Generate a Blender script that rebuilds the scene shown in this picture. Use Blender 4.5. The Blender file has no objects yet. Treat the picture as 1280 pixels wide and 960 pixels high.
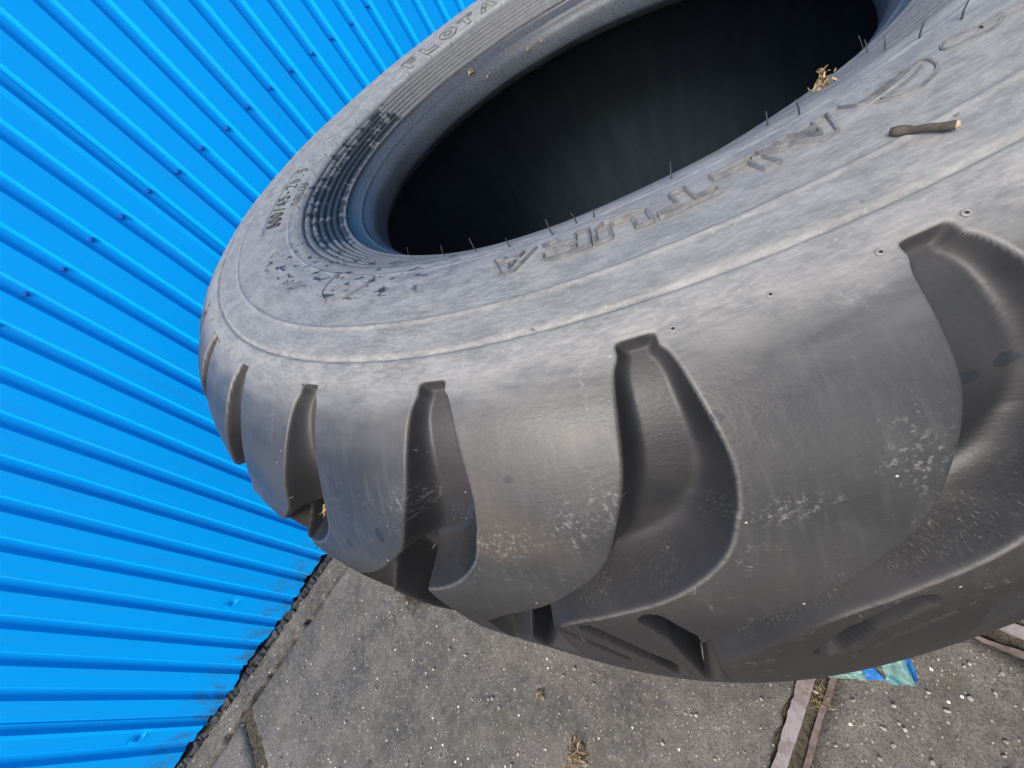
import bpy, bmesh, math, random
import numpy as np
from mathutils import Vector, Matrix
random.seed(7); rng = np.random.default_rng(7)
rad = math.radians
S = bpy.context.scene
C = S.collection

# ------------------------------------------------------------------ camera
CAMZ = 0.9
cam = bpy.data.cameras.new('camera')
cam.sensor_fit = 'HORIZONTAL'; cam.sensor_width = 36; cam.lens = 36*484/1280
cam.clip_start = 0.01; cam.clip_end = 200
co = bpy.data.objects.new('camera', cam); C.objects.link(co); S.camera = co
Hx = Vector((0.52496456, -0.69995750, -0.48422280))      # image right in the world
Dy = Vector((-0.80522584, -0.22414151, -0.54897352))     # image down
Fz = Vector((0.27572370, 0.67810035, -0.68129021))       # forward
M = Matrix.Identity(4)
for i in range(3):
    M[i][0] = Hx[i]; M[i][1] = -Dy[i]; M[i][2] = -Fz[i]
M[2][3] = CAMZ
co.matrix_world = M

# ------------------------------------------------------------------ world, sun, exposure
SUN_EL, SUN_AZ = 50, 248      # elevation; azimuth the light comes from, degrees clockwise from +Y
w = bpy.data.worlds.new('World'); S.world = w; w.use_nodes = True
nt = w.node_tree; bg = nt.nodes['Background']
sky = nt.nodes.new('ShaderNodeTexSky'); sky.sky_type = 'NISHITA'; sky.sun_disc = False
sky.sun_elevation = rad(SUN_EL); sky.sun_rotation = rad(SUN_AZ); sky.air_density = 1.0; sky.dust_density = 4.0; sky.ozone_density = 0.5
nt.links.new(sky.outputs[0], bg.inputs[0]); bg.inputs[1].default_value = 0.13
sl = bpy.data.lights.new('sun', 'SUN'); sl.energy = 1.5; sl.angle = rad(24); sl.color = (1, 0.97, 0.92)
so = bpy.data.objects.new('sun', sl); C.objects.link(so)
d = Vector((math.sin(rad(SUN_AZ))*math.cos(rad(SUN_EL)), math.cos(rad(SUN_AZ))*math.cos(rad(SUN_EL)), math.sin(rad(SUN_EL))))
so.rotation_euler = d.to_track_quat('Z', 'Y').to_euler(); so.location = d*5
S.view_settings.view_transform = 'Standard'; S.view_settings.look = 'None'
S.view_settings.gamma = 1; S.view_settings.use_curve_mapping = False
S.view_settings.exposure = 1.0

S.render.engine = 'CYCLES'
S.cycles.max_bounces = 5; S.cycles.diffuse_bounces = 3; S.cycles.glossy_bounces = 2; S.cycles.transmission_bounces = 1
S.cycles.caustics_reflective = False; S.cycles.caustics_refractive = False

# ------------------------------------------------------------------ helpers
def tag(o, label=None, cat=None, group=None, kind=None):
    if label: o['label'] = label
    if cat: o['category'] = cat
    if group: o['group'] = group
    if kind: o['kind'] = kind
    return o
def link(name, me, mat=None, parent=None, loc=None):
    o = bpy.data.objects.new(name, me); C.objects.link(o)
    if mat and me and not me.materials: me.materials.append(mat)
    if parent: o.parent = parent
    if loc is not None: o.location = loc
    return o
def empty(name, loc=(0, 0, 0)):
    o = bpy.data.objects.new(name, None); C.objects.link(o); o.location = loc; o.empty_display_size = .05
    return o
def mesh_np(name, V, Q, smooth=True, attrs=None):
    V = np.asarray(V, np.float32); Q = np.asarray(Q, np.int32)
    me = bpy.data.meshes.new(name); n = Q.shape[1]
    me.vertices.add(len(V)); me.vertices.foreach_set('co', V.ravel())
    me.loops.add(Q.size); me.loops.foreach_set('vertex_index', Q.ravel())
    me.polygons.add(len(Q)); me.polygons.foreach_set('loop_start', np.arange(0, Q.size, n, dtype=np.int32))
    me.polygons.foreach_set('use_smooth', np.full(len(Q), smooth))
    for k, a in (attrs or {}).items():
        at = me.attributes.new(k, 'FLOAT', 'POINT'); at.data.foreach_set('value', np.asarray(a, np.float32).ravel())
    me.update(calc_edges=True); me.validate()
    return me
def mesh_py(name, V, F, smooth=False):
    me = bpy.data.meshes.new(name); me.from_pydata([tuple(v) for v in V], [], F); me.update()
    if smooth: me.polygons.foreach_set('use_smooth', [True]*len(me.polygons))
    return me
def grid_quads(nr, nc, wrap=False):
    i = np.arange(nr-1)[:, None]; j = np.arange(nc if wrap else nc-1)[None]
    jn = (j+1) % nc
    return np.stack([i*nc+j, i*nc+jn, (i+1)*nc+jn, (i+1)*nc+j], -1).reshape(-1, 4)
def sm(a, b, x):
    t = np.clip((x-a)/(b-a), 0, 1); return t*t*(3-2*t)

# node helpers
class NT:
    def __init__(s, name):
        s.m = bpy.data.materials.new(name); s.m.use_nodes = True; s.t = s.m.node_tree; s.b = s.t.nodes['Principled BSDF']
    def n(s, typ, **kw):
        x = s.t.nodes.new(typ)
        for k, v in kw.items():
            if k.startswith('i_'):
                key = k[2:]; key = int(key) if key.isdigit() else key
                s.put(x.inputs[key], v)
            else: setattr(x, k, v)
        return x
    def put(s, inp, v):
        if isinstance(v, bpy.types.NodeSocket): s.t.links.new(v, inp)
        elif isinstance(v, bpy.types.Node): s.t.links.new(v.outputs[0], inp)
        elif isinstance(v, (tuple, list)) and len(v) == 3 and inp.type == 'RGBA': inp.default_value = (*v, 1)
        else: inp.default_value = v
    def math(s, op, a, b=0.0, c=None, clamp=False):
        x = s.t.nodes.new('ShaderNodeMath'); x.operation = op; x.use_clamp = clamp
        s.put(x.inputs[0], a); s.put(x.inputs[1], b)
        if c is not None: s.put(x.inputs[2], c)
        return x.outputs[0]
    def ramp(s, v, a, b, lo=0.0, hi=1.0, smooth=True):
        x = s.t.nodes.new('ShaderNodeMapRange'); x.interpolation_type = 'SMOOTHSTEP' if smooth else 'LINEAR'
        for i, q in enumerate((v, a, b, lo, hi)): s.put(x.inputs[i], q)
        return x.outputs[0]
    def noise(s, vec, scale, detail=3, rough=.55, dist=0.0):
        x = s.n('ShaderNodeTexNoise'); s.put(x.inputs['Vector'], vec)
        x.inputs['Scale'].default_value = scale; x.inputs['Detail'].default_value = detail
        x.inputs['Roughness'].default_value = rough; x.inputs['Distortion'].default_value = dist
        return x.outputs['Fac']
    def vor(s, vec, scale, feature='F1', out='Distance', rnd=1.0):
        x = s.n('ShaderNodeTexVoronoi', feature=feature); s.put(x.inputs['Vector'], vec)
        x.inputs['Scale'].default_value = scale; x.inputs['Randomness'].default_value = rnd
        return x.outputs[out]
    def mix(s, f, a, b):
        x = s.n('ShaderNodeMix', data_type='RGBA'); s.put(x.inputs[0], f); s.put(x.inputs[6], a); s.put(x.inputs[7], b)
        return x.outputs[2]
    def map(s, vec, scale=(1, 1, 1), rot=(0, 0, 0)):
        x = s.n('ShaderNodeMapping'); s.put(x.inputs[0], vec); x.inputs['Scale'].default_value = scale; x.inputs['Rotation'].default_value = rot
        return x.outputs[0]
    def comb(s, x, y, z=0.0):
        k = s.n('ShaderNodeCombineXYZ'); s.put(k.inputs[0], x); s.put(k.inputs[1], y); s.put(k.inputs[2], z); return k.outputs[0]
    def attr(s, name): return s.n('ShaderNodeAttribute', attribute_name=name).outputs['Fac']
    def obj(s): return s.n('ShaderNodeTexCoord').outputs['Object']
    def bump(s, h, strength=.3, dist=.001, prev=None):
        x = s.n('ShaderNodeBump'); x.inputs['Strength'].default_value = strength; x.inputs['Distance'].default_value = dist
        s.put(x.inputs['Height'], h)
        if prev is not None: s.put(x.inputs['Normal'], prev)
        return x.outputs[0]
    def out(s, col=None, rough=None, normal=None, **kw):
        if col is not None: s.put(s.b.inputs['Base Color'], col)
        if rough is not None: s.put(s.b.inputs['Roughness'], rough)
        if normal is not None: s.put(s.b.inputs['Normal'], normal)
        for k, v in kw.items(): s.put(s.b.inputs[k], v)
        return s.m

# ------------------------------------------------------------------ materials
def mat_blue():
    t = NT('blue_paint'); o = t.obj()
    big = t.noise(t.map(o, (1, 1, .4)), 3, 3)
    col = t.mix(t.ramp(big, .3, .7), (0, .36, .96), (0, .38, .99))
    stk = t.noise(t.map(o, (26, 26, 1.1)), 1.6, 4, .65)
    col = t.mix(t.ramp(stk, .46, .75, 0, .28), col, (.02, .24, .66))
    dirt = t.math('MULTIPLY', t.ramp(t.n('ShaderNodeSeparateXYZ', i_0=o).outputs[2], .16, .03), t.ramp(t.noise(t.map(o, (1, 1, .5)), 30, 5, .7), .42, .68))
    col = t.mix(t.math('MULTIPLY', dirt, .75), col, (.05, .11, .15))
    spk = t.ramp(t.vor(o, 26), .028, .018)
    spk = t.math('MULTIPLY', spk, t.ramp(t.noise(o, 9, 1), .60, .62))
    col = t.mix(spk, col, (.55, .55, .5))
    fine = t.noise(o, 900, 2)
    return t.out(col, t.ramp(t.noise(o, 12, 3), .3, .7, .42, .55), t.bump(fine, .08, .0005), **{'Specular IOR Level': .08})
def mat_ground():
    t = NT('worn_concrete'); o = t.obj()
    a = t.noise(o, 7, 4, .6); b = t.noise(o, 60, 4, .75); c = t.noise(o, 380, 2, .7)
    col = t.mix(t.ramp(a, .3, .7), (.064, .064, .060), (.155, .142, .124))
    col = t.mix(t.ramp(b, .42, .72, 0, .6), col, (.20, .18, .15))
    col = t.mix(t.ramp(c, .46, .62, 0, .6), col, (.028, .026, .025))
    moss = t.math('MULTIPLY', t.ramp(t.noise(o, 16, 4, .7), .50, .66), .5)
    col = t.mix(moss, col, (.075, .074, .052))
    dk = t.ramp(t.noise(o, 11, 4, .8), .62, .72, 0, .75)
    col = t.mix(dk, col, (.04, .038, .034))
    v = t.n('ShaderNodeTexVoronoi'); t.put(v.inputs['Vector'], t.map(o, (1, 1.3, 1), (0, 0, .5))); v.inputs['Scale'].default_value = 210
    sep = t.n('ShaderNodeSeparateColor', i_0=v.outputs['Color']).outputs[0]
    sp = t.math('MULTIPLY', t.ramp(v.outputs['Distance'], .36, .26), t.ramp(sep, .86, .90))
    col = t.mix(t.math('MULTIPLY', sp, .55), col, (.46, .44, .36))
    v2 = t.n('ShaderNodeTexVoronoi'); t.put(v2.inputs['Vector'], o); v2.inputs['Scale'].default_value = 95
    s2 = t.n('ShaderNodeSeparateColor', i_0=v2.outputs['Color']).outputs[1]
    sp2 = t.math('MULTIPLY', t.ramp(v2.outputs['Distance'], .22, .16), t.ramp(s2, .93, .95))
    col = t.mix(sp2, col, (.62, .62, .55))
    h = t.noise(o, 130, 4, .8)
    return t.out(col, .85, t.bump(h, .7, .003), **{'Specular IOR Level': .3})
def mat_simple(name, col, rough=.6, col2=None, scale=40, bump=.2, spec=.4, bscale=200, dist=.001):
    t = NT(name); o = t.obj()
    c = col if col2 is None else t.mix(t.ramp(t.noise(o, scale, 5, .65), .35, .65), col, col2)
    return t.out(c, rough, t.bump(t.noise(o, bscale, 4, .6), bump, dist), **{'Specular IOR Level': spec})
def mat_steel():
    t = NT('worn_steel'); o = t.obj()
    n = t.noise(o, 35, 6, .7); n2 = t.noise(o, 260, 4, .6)
    col = t.mix(t.ramp(n, .42, .66), (.225, .20, .20), (.13, .10, .09))
    col = t.mix(t.ramp(n2, .5, .75, 0, .5), col, (.10, .06, .045))
    return t.out(col, .55, t.bump(n2, .3, .001), **{'Specular IOR Level': .5})

def mat_rubber():
    t = NT('dusty_black_rubber')
    th, rr, tt, gd, rw = (t.attr(k) for k in ('th', 'rr', 'tt', 'gd', 'rw'))
    o = t.obj()
    arc = t.math('MULTIPLY', th, 0.0095)                      # about metres along the circumference
    prof = t.attr('pp')                                       # metres along the section
    uv = t.comb(arc, prof, 0.0)
    side = t.math('MAXIMUM', t.ramp(tt, .096, .1075), t.math('MULTIPLY', t.ramp(rr, .545, .53), t.ramp(tt, -.10, -.04)))                             # the upper sidewall, covered with pale dust
    # streaky chalky dust: brushed obliquely
    n1 = t.noise(t.map(uv, (1, 2.2, 1), (0, 0, .6)), 34, 6, .62, .3)
    n2 = t.noise(t.map(uv, (1, 3.6, 1), (0, 0, -.35)), 120, 4, .65, .2)
    n3 = t.noise(uv, 380, 3, .6)
    n4 = t.noise(uv, 6, 3, .5)
    dust = t.math('ADD', t.math('MULTIPLY', t.ramp(n1, .33, .67), .58), t.math('MULTIPLY', t.ramp(n2, .38, .64), .42))
    sidec = t.mix(dust, (.118, .120, .119), (.285, .279, .258))
    sidec = t.mix(t.ramp(n4, .35, .65, 0, .35), sidec, (.19, .192, .19))
    sidec = t.mix(t.ramp(n3, .55, .8, 0, .30), sidec, (.46, .45, .43))
    ringz = t.math('MULTIPLY', t.ramp(rr, .430, .418), t.ramp(rr, .368, .373))
    sidec = t.mix(t.math('MULTIPLY', ringz, .72), sidec, (.075, .080, .086))
    # bead zone cleaner and darker
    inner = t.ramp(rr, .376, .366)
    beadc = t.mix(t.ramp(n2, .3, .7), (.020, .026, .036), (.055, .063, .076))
    # tread
    b1 = t.noise(t.map(uv, (9, 1.2, 1)), 30, 4, .6)           # faint brushing across the lugs
    b2 = t.noise(uv, 14, 4, .55)
    tr = t.mix(t.ramp(b2, .3, .7), (.021, .022, .024), (.037, .0375, .038))
    tr = t.mix(t.ramp(b1, .45, .75, 0, .25), tr, (.078, .078, .077))
    warm = t.ramp(t.noise(uv, 9, 2), .56, .70, 0, .4)
    tr = t.mix(warm, tr, (.080, .058, .045))
    trdust = t.math('MULTIPLY', t.ramp(tt, .082, .106), t.ramp(n1, .2, .65, .35, 1))
    tr = t.mix(t.math('MULTIPLY', trdust, .6), tr, (.17, .168, .160))
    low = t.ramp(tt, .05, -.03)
    tr = t.mix(t.math('MULTIPLY', low, .70), tr, (.013, .0122, .0118))  # shade under the tyre's bulge, put into the lower tread colour
    col = t.mix(side, tr, sidec)
    sidemask = t.math('MULTIPLY', side, 1.0)
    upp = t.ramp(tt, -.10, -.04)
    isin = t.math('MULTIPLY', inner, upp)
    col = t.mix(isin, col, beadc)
    col = t.mix(t.math('MULTIPLY', t.attr('ed'), t.ramp(n2, .3, .6, .1, .5)), col, (.13, .122, .108))
    # groove insides: shade painted in as darker rubber, with grit on the right walls
    gshade = t.mix(t.ramp(b2, .3, .7), (.012, .013, .015), (.024, .024, .026))
    col = t.mix(t.math('MULTIPLY', t.ramp(gd, .15, .9), .9), col, gshade)
    grit = t.math('MULTIPLY', t.ramp(t.noise(t.map(uv, (1.3, 1, 1), (0, 0, -.5)), 900, 3, .75), .54, .68), t.math('MULTIPLY', rw, t.ramp(tt, .09, .045)))
    gm = t.math('MULTIPLY', grit, t.ramp(t.noise(uv, 40, 3), .35, .62))
    col = t.mix(t.math('MULTIPLY', gm, .26), col, (.26, .27, .21))
    # scratches and scuffs: thin warped lines, in clusters near the lug ends
    def scr(scale, seedrot, wdt, st):
        nn = t.noise(t.map(uv, st, (0, 0, seedrot)), scale, 2, .5, 1.2)
        return t.ramp(t.math('ABSOLUTE', t.math('SUBTRACT', nn, .5)), wdt, wdt*.3)
    cl = t.math('MULTIPLY', t.ramp(t.noise(uv, 19, 3, .6), .50, .62), t.ramp(tt, .095, .06))
    s1 = t.math('MAXIMUM', scr(110, .5, .006, (1, .35, 1)), scr(160, -.8, .006, (.4, 1, 1)))
    s1 = t.math('MULTIPLY', s1, t.ramp(t.noise(uv, 140, 2), .46, .62))
    s1 = t.math('MULTIPLY', s1, cl)
    s1 = t.math('MULTIPLY', s1, t.ramp(gd, .35, .05))
    col = t.mix(t.math('MULTIPLY', s1, .18), col, (.42, .42, .41))
    sc2 = t.math('MULTIPLY', t.ramp(t.noise(uv, 520, 3, .7), .60, .70), t.ramp(t.noise(uv, 26, 3), .60, .70))
    col = t.mix(t.math('MULTIPLY', sc2, .40), col, (.40, .40, .38))
    sf = None
    for (wt, wp, ra, rb) in ((-135.4, .2937, .012, .006), (-135.9, .356, .011, .016), (-146.3, .3484, .010, .013), (-148.0, .3611, .016, .014), (-170.0, .3142, .006, .016), (-146.15, .298, .0012, .022), (-157.0, .35, .014, .014), (-140.0, .365, .018, .008), (-151.5, .37, .02, .012)):
        q = t.math('ADD', t.math('ABSOLUTE', t.math('DIVIDE', t.math('SUBTRACT', arc, (wt % 360)*.0095), ra)), t.math('ABSOLUTE', t.math('DIVIDE', t.math('SUBTRACT', prof, wp), rb)))
        q = t.ramp(q, 1.5, .2)
        sf = q if sf is None else t.math('MAXIMUM', sf, q)
    sfn = t.math('MULTIPLY', sf, t.ramp(t.noise(t.map(uv, (1.2, 1, 1), (0, 0, .3)), 330, 4, .75), .50, .68))
    col = t.mix(t.math('MULTIPLY', sfn, .34), col, (.36, .36, .35))
    # fine white specks
    v = t.n('ShaderNodeTexVoronoi'); t.put(v.inputs['Vector'], uv); v.inputs['Scale'].default_value = 130
    sc = t.n('ShaderNodeSeparateColor', i_0=v.outputs['Color']).outputs[0]
    spk = t.math('MULTIPLY', t.ramp(v.outputs['Distance'], .09, .05), t.ramp(sc, .88, .92))
    col = t.mix(t.math('MULTIPLY', spk, .7), col, (.5, .5, .47))
    # dark wet-looking patches where the dust has come off, ragged edges
    thd = th
    reg = t.math('MULTIPLY', t.math('MULTIPLY', t.ramp(thd, 86, 104), t.ramp(thd, 170, 156)), t.math('MULTIPLY', t.ramp(rr, .370, .375), t.ramp(rr, .430, .388)))
    pn = t.noise(uv, 34, 4, .6)
    p1 = t.ramp(t.math('ADD', pn, t.math('MULTIPLY', reg, .22)), .62, .635)
    p1 = t.math('MULTIPLY', p1, t.ramp(reg, .02, .08))
    reg2 = t.math('MULTIPLY', t.math('MULTIPLY', t.ramp(thd, 155, 163), t.ramp(thd, 206, 196)), t.math('MULTIPLY', t.ramp(rr, .385, .392), t.ramp(rr, .480, .465)))
    pn2 = t.noise(t.map(uv, (.8, 1.7, 1), (0, 0, .35)), 62, 3, .5)
    p2 = t.math('MULTIPLY', t.ramp(pn2, .59, .61), reg2)
    reg3 = t.math('MULTIPLY', t.math('MULTIPLY', t.ramp(thd, 30, 40), t.ramp(thd, 125, 110)), t.math('MULTIPLY', t.ramp(rr, .436, .44), t.ramp(rr, .50, .49)))
    p3 = t.math('MULTIPLY', t.ramp(pn, .67, .685), reg3)
    wn = t.math('MULTIPLY', t.math('SUBTRACT', t.noise(uv, 260, 2), .5), .010)
    wet = None
    for (wt, wp, ra, rb) in ((-141.3, .3218, .0022, .0026), (-132.6, .3414, .0045, .0036), (-131.3, .3395, .0040, .0034), (-159.7, .3744, .0030, .0060), (-163.2, .3921, .002, .004), (-150.4, .3346, .0025, .0020)):
        q = t.math('POWER', t.math('ADD', t.math('POWER', t.math('DIVIDE', t.math('SUBTRACT', arc, (wt % 360)*.0095), ra), 2.0), t.math('POWER', t.math('DIVIDE', t.math('SUBTRACT', prof, wp), rb), 2.0)), .5)
        q = t.ramp(t.math('ADD', q, t.math('MULTIPLY', wn, 70.0)), 1.05, .85)
        wet = q if wet is None else t.math('MAXIMUM', wet, q)
    pat = t.math('MAXIMUM', p1, t.math('MAXIMUM', p2, p3))
    pat = t.math('MULTIPLY', pat, side)
    pat = t.math('MAXIMUM', t.math('MAXIMUM', pat, wet), t.math('MULTIPLY', p1, upp))
    col = t.mix(t.math('MULTIPLY', pat, .9), col, (.010, .014, .020))
    rough = t.math('ADD', t.ramp(b2, .3, .7, .40, .52), t.math('MULTIPLY', side, .16))
    rough = t.math('SUBTRACT', rough, t.math('MULTIPLY', isin, .22))
    nb = t.bump(t.noise(t.map(uv, (1, 1.6, 1), (0, 0, .4)), 260, 3, .65), .25, .0008)
    rough = t.math('ADD', rough, t.math('MULTIPLY', low, .25))
    return t.out(col, rough, nb, **{'Specular IOR Level': t.ramp(low, 0, 1, .38, .26)})
def mat_liner():
    t = NT('black_inner_rubber'); o = t.obj()
    n = t.noise(t.map(o, (1, 1, .2)), 30, 5, .6); st = t.noise(t.map(o, (6, 6, 60)), 6, 3)
    c = t.mix(t.ramp(n, .35, .7), (.012, .021, .028), (.018, .029, .037))
    return t.out(c, .6, t.bump(st, .06, .001), **{'Specular IOR Level': .35})
M_BLUE = mat_blue(); M_GROUND = mat_ground(); M_RUB = mat_rubber(); M_LINER = mat_liner(); M_STEEL = mat_steel()
M_RUST = mat_simple('rust', (.15, .115, .10), .8, (.085, .062, .052), 60, .4)
M_DIRT = mat_simple('joint_dirt', (.050, .043, .034), .95, (.11, .098, .070), 150, .9, .1, 500, .004)
M_KERB = mat_simple('kerb_concrete', (.032, .034, .031), .9, (.090, .092, .078), 40, .8, .2, 180, .005)
M_TAR = mat_simple('black_membrane', (.010, .013, .018), .7, (.03, .035, .04), 60, .5)
M_SCREW = mat_simple('screw_blue', (.001, .16, .60), .4, None, 1, .05)
M_RUB_PLAIN = mat_simple('whisker_rubber', (.035, .036, .038), .6)
M_LETTER = mat_simple('letter_rubber', (.085, .087, .09), .6, (.17, .17, .165), 90, .3, .45, 300)
M_DARKL = mat_simple('dark_letter_rubber', (.050, .053, .057), .55)
M_VENT = mat_simple('vent_rubber', (.19, .19, .185), .6)
M_HOLE = mat_simple('vent_hole', (.015, .015, .016), .8)
M_STRAW = mat_simple('dry_straw', (.36, .27, .14), .8, (.20, .13, .06), 90, .2)
M_TUFT = mat_simple('dead_moss', (.12, .09, .055), .9, (.05, .04, .025), 200, .3)
M_TWIG = mat_simple('dark_twig', (.045, .040, .034), .85, (.10, .088, .072), 140, .7, .2, 500)
M_CUT = mat_simple('pale_wood', (.36, .29, .20), .8)
M_STONE = mat_simple('pale_grit', (.36, .35, .30), .85, (.20, .19, .17), 30, .3)
M_TEAL = mat_simple('teal_film', (.08, .22, .23), .5, (.17, .28, .24), 60, .4, .4, 150)
M_FBLUE = mat_simple('blue_film', (.02, .15, .42), .4)
M_WHITE = mat_simple('white_paper', (.70, .70, .66), .6)

# ------------------------------------------------------------------ ground: slabs with steel edges, kerb, joints
ground = link('ground', mesh_py('ground', [(-60, -60, -.03), (60, -60, -.03), (60, 60, -.03), (-60, 60, -.03)], [(0, 1, 2, 3)]), M_DIRT)
tag(ground, kind='structure')
def slab(x0, x1, y0, y1, nx=40, ny=40, z=0.0, mat=M_GROUND, name='concrete_slab', jit=.004, th=.05, wob=.0015, par=None):
    X, Y = np.meshgrid(np.linspace(x0, x1, nx), np.linspace(y0, y1, ny)); X = X.copy(); Y = Y.copy()
    def jn(n, a):
        v = rng.normal(0, 1, n); v = np.convolve(v, [.25, .5, .25], 'same'); return v*a
    X[:, 0] += jn(ny, jit); X[:, -1] += jn(ny, jit); Y[0] += jn(nx, jit); Y[-1] += jn(nx, jit)
    Z = np.full_like(X, z)+rng.normal(0, wob, X.shape)
    Z[0] -= .003; Z[-1] -= .003; Z[:, 0] -= .003; Z[:, -1] -= .003
    V = np.stack([X, Y, Z], -1).reshape(-1, 3); Q = grid_quads(ny, nx)
    ring = list(range(nx)) + [r*nx+nx-1 for r in range(1, ny)] + [(ny-1)*nx+c for c in range(nx-2, -1, -1)] + [r*nx for r in range(ny-2, 0, -1)]
    b = len(V); low = V[ring].copy(); low[:, 2] = z-th; V = np.vstack([V, low]); n = len(ring)
    side = [(ring[(i+1) % n], ring[i], b+i, b+(i+1) % n) for i in range(n)]
    Q = np.vstack([Q, np.array(side)])
    return link(name, mesh_np(name, V, Q, True), mat, par or ground)
slab(-.832, .205, -.003, 1.068, 150, 150, wob=.0009)
slab(-2.85, -.868, -.003, 1.068, 90, 60)
slab(-1.5, .208, -2.0, -.047, 90, 90)
slab(.250, 2.2, -2.0, -.047, 60, 60); slab(.250, 2.2, -.003, 1.068, 60, 60)
slab(2.24, 4.2, -.003, 1.068, 20, 20); slab(2.24, 4.2, -2.0, -.047, 20, 20); slab(-3.5, -1.53, -2.0, -.047, 30, 30)
for xx in (-3.5, -1.5, .5, 2.5): slab(xx, xx+1.97, -4.0, -2.04, 12, 12)
# joint filling between the slabs: crumbly dirt, one sheet below the slab tops
slab(-3.4, 4.2, -.052, .002, 500, 14, -.0045, M_DIRT, 'joint_filling', .001, .02, .0022)
slab(.200, .256, -2.0, 1.07, 14, 400, -.0050, M_DIRT, 'joint_filling', .001, .02, .0022)
slab(-.872, -.826, -.05, 1.08, 12, 300, -.005, M_DIRT, 'joint_filling', .001, .02, .0015)
def strip(x0, x1, y0, y1, z, mat, rag=.0015, rag2=.0008, name='steel_strip'):
    alongx = (x1-x0) > (y1-y0)
    L = (x1-x0) if alongx else (y1-y0); n = max(8, int(L/.008)); s = np.linspace(0, 1, n)
    def rg(a):
        v = np.repeat(rng.normal(0, 1, n//7+2), 7)[:n]; return np.convolve(v, [.2, .6, .2], 'same')*a+rng.normal(0, .25, n)*a
    rows = []
    for f, r in ((0, rag), (0, rag), (.33, 0), (.66, 0), (1, rag2), (1, rag2)): rows.append((f, rg(r)))
    rows[1] = rows[0]; rows[5] = rows[4]
    V = []
    for k, (f, r) in enumerate(rows):
        zz = z-.02 if k in (0, 5) else z
        if alongx: V.append(np.stack([x0+s*L, np.full(n, y0+(y1-y0)*f)+r, np.full(n, zz)], -1))
        else: V.append(np.stack([np.full(n, x0+(x1-x0)*f)+r, y0+s*L, np.full(n, zz)], -1))
    V = np.concatenate(V); Q = grid_quads(6, n)
    if not alongx: Q = Q[:, ::-1]
    return link(name, mesh_np(name, V, Q, False), mat, ground)
strip(-.834, .207, -.0245, -.006, .0042, M_STEEL, .0006, .0022)
strip(-1.5, .204, -.0465, -.040, .0015, M_RUST, .0012, .0012)
strip(.233, .250, -2.0, -.047, .0042, M_STEEL, .0012, .0008); strip(.233, .250, -.003, 1.068, .0042, M_STEEL, .0012, .0008)
strip(.208, .216, -2.0, -.050, .0015, M_RUST, .0015, .0015)
# kerb ledge along the wall foot
slab(-3.4, 4.2, 1.078, 1.152, 900, 20, .004, M_GROUND, 'kerb_edging', .0045, .05, .0022)
slab(-3.4, 4.2, 1.150, 1.190, 500, 8, .012, M_TAR, 'wall_membrane', .003, .05, .004)

# grit and pebbles lying on the slabs (nobody could count them)
V = []; F = []
ico = bmesh.new(); bmesh.ops.create_icosphere(ico, subdivisions=1, radius=1)
iv = np.array([v.co[:] for v in ico.verts]); iff = [[v.index for v in f.verts] for f in ico.faces]; ico.free()
for k in range(1800):
    x = rng.uniform(-1.1, .6); y = rng.uniform(-.45, 1.15)
    r = rng.gamma(2.2, .00055)+.0006; r = min(r, .0030)
    s = np.array([rng.uniform(.6, 1.5), rng.uniform(.6, 1.5), rng.uniform(.4, .8)])*r
    a = rng.uniform(0, 6.28); p = iv*s*(1+rng.normal(0, .12, (len(iv), 1)))
    p = np.c_[p[:, 0]*math.cos(a)-p[:, 1]*math.sin(a), p[:, 0]*math.sin(a)+p[:, 1]*math.cos(a), p[:, 2]]+(x, y, .002+r*.2)
    b = len(V)*0+k*len(iv); V.append(p); F += [[i+b for i in f] for f in iff]
grit = link('gravel', mesh_py('gravel', np.concatenate(V), F, False), M_STONE); tag(grit, 'pale grit and crumbs scattered over the dark concrete slabs', 'gravel', kind='stuff')

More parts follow.
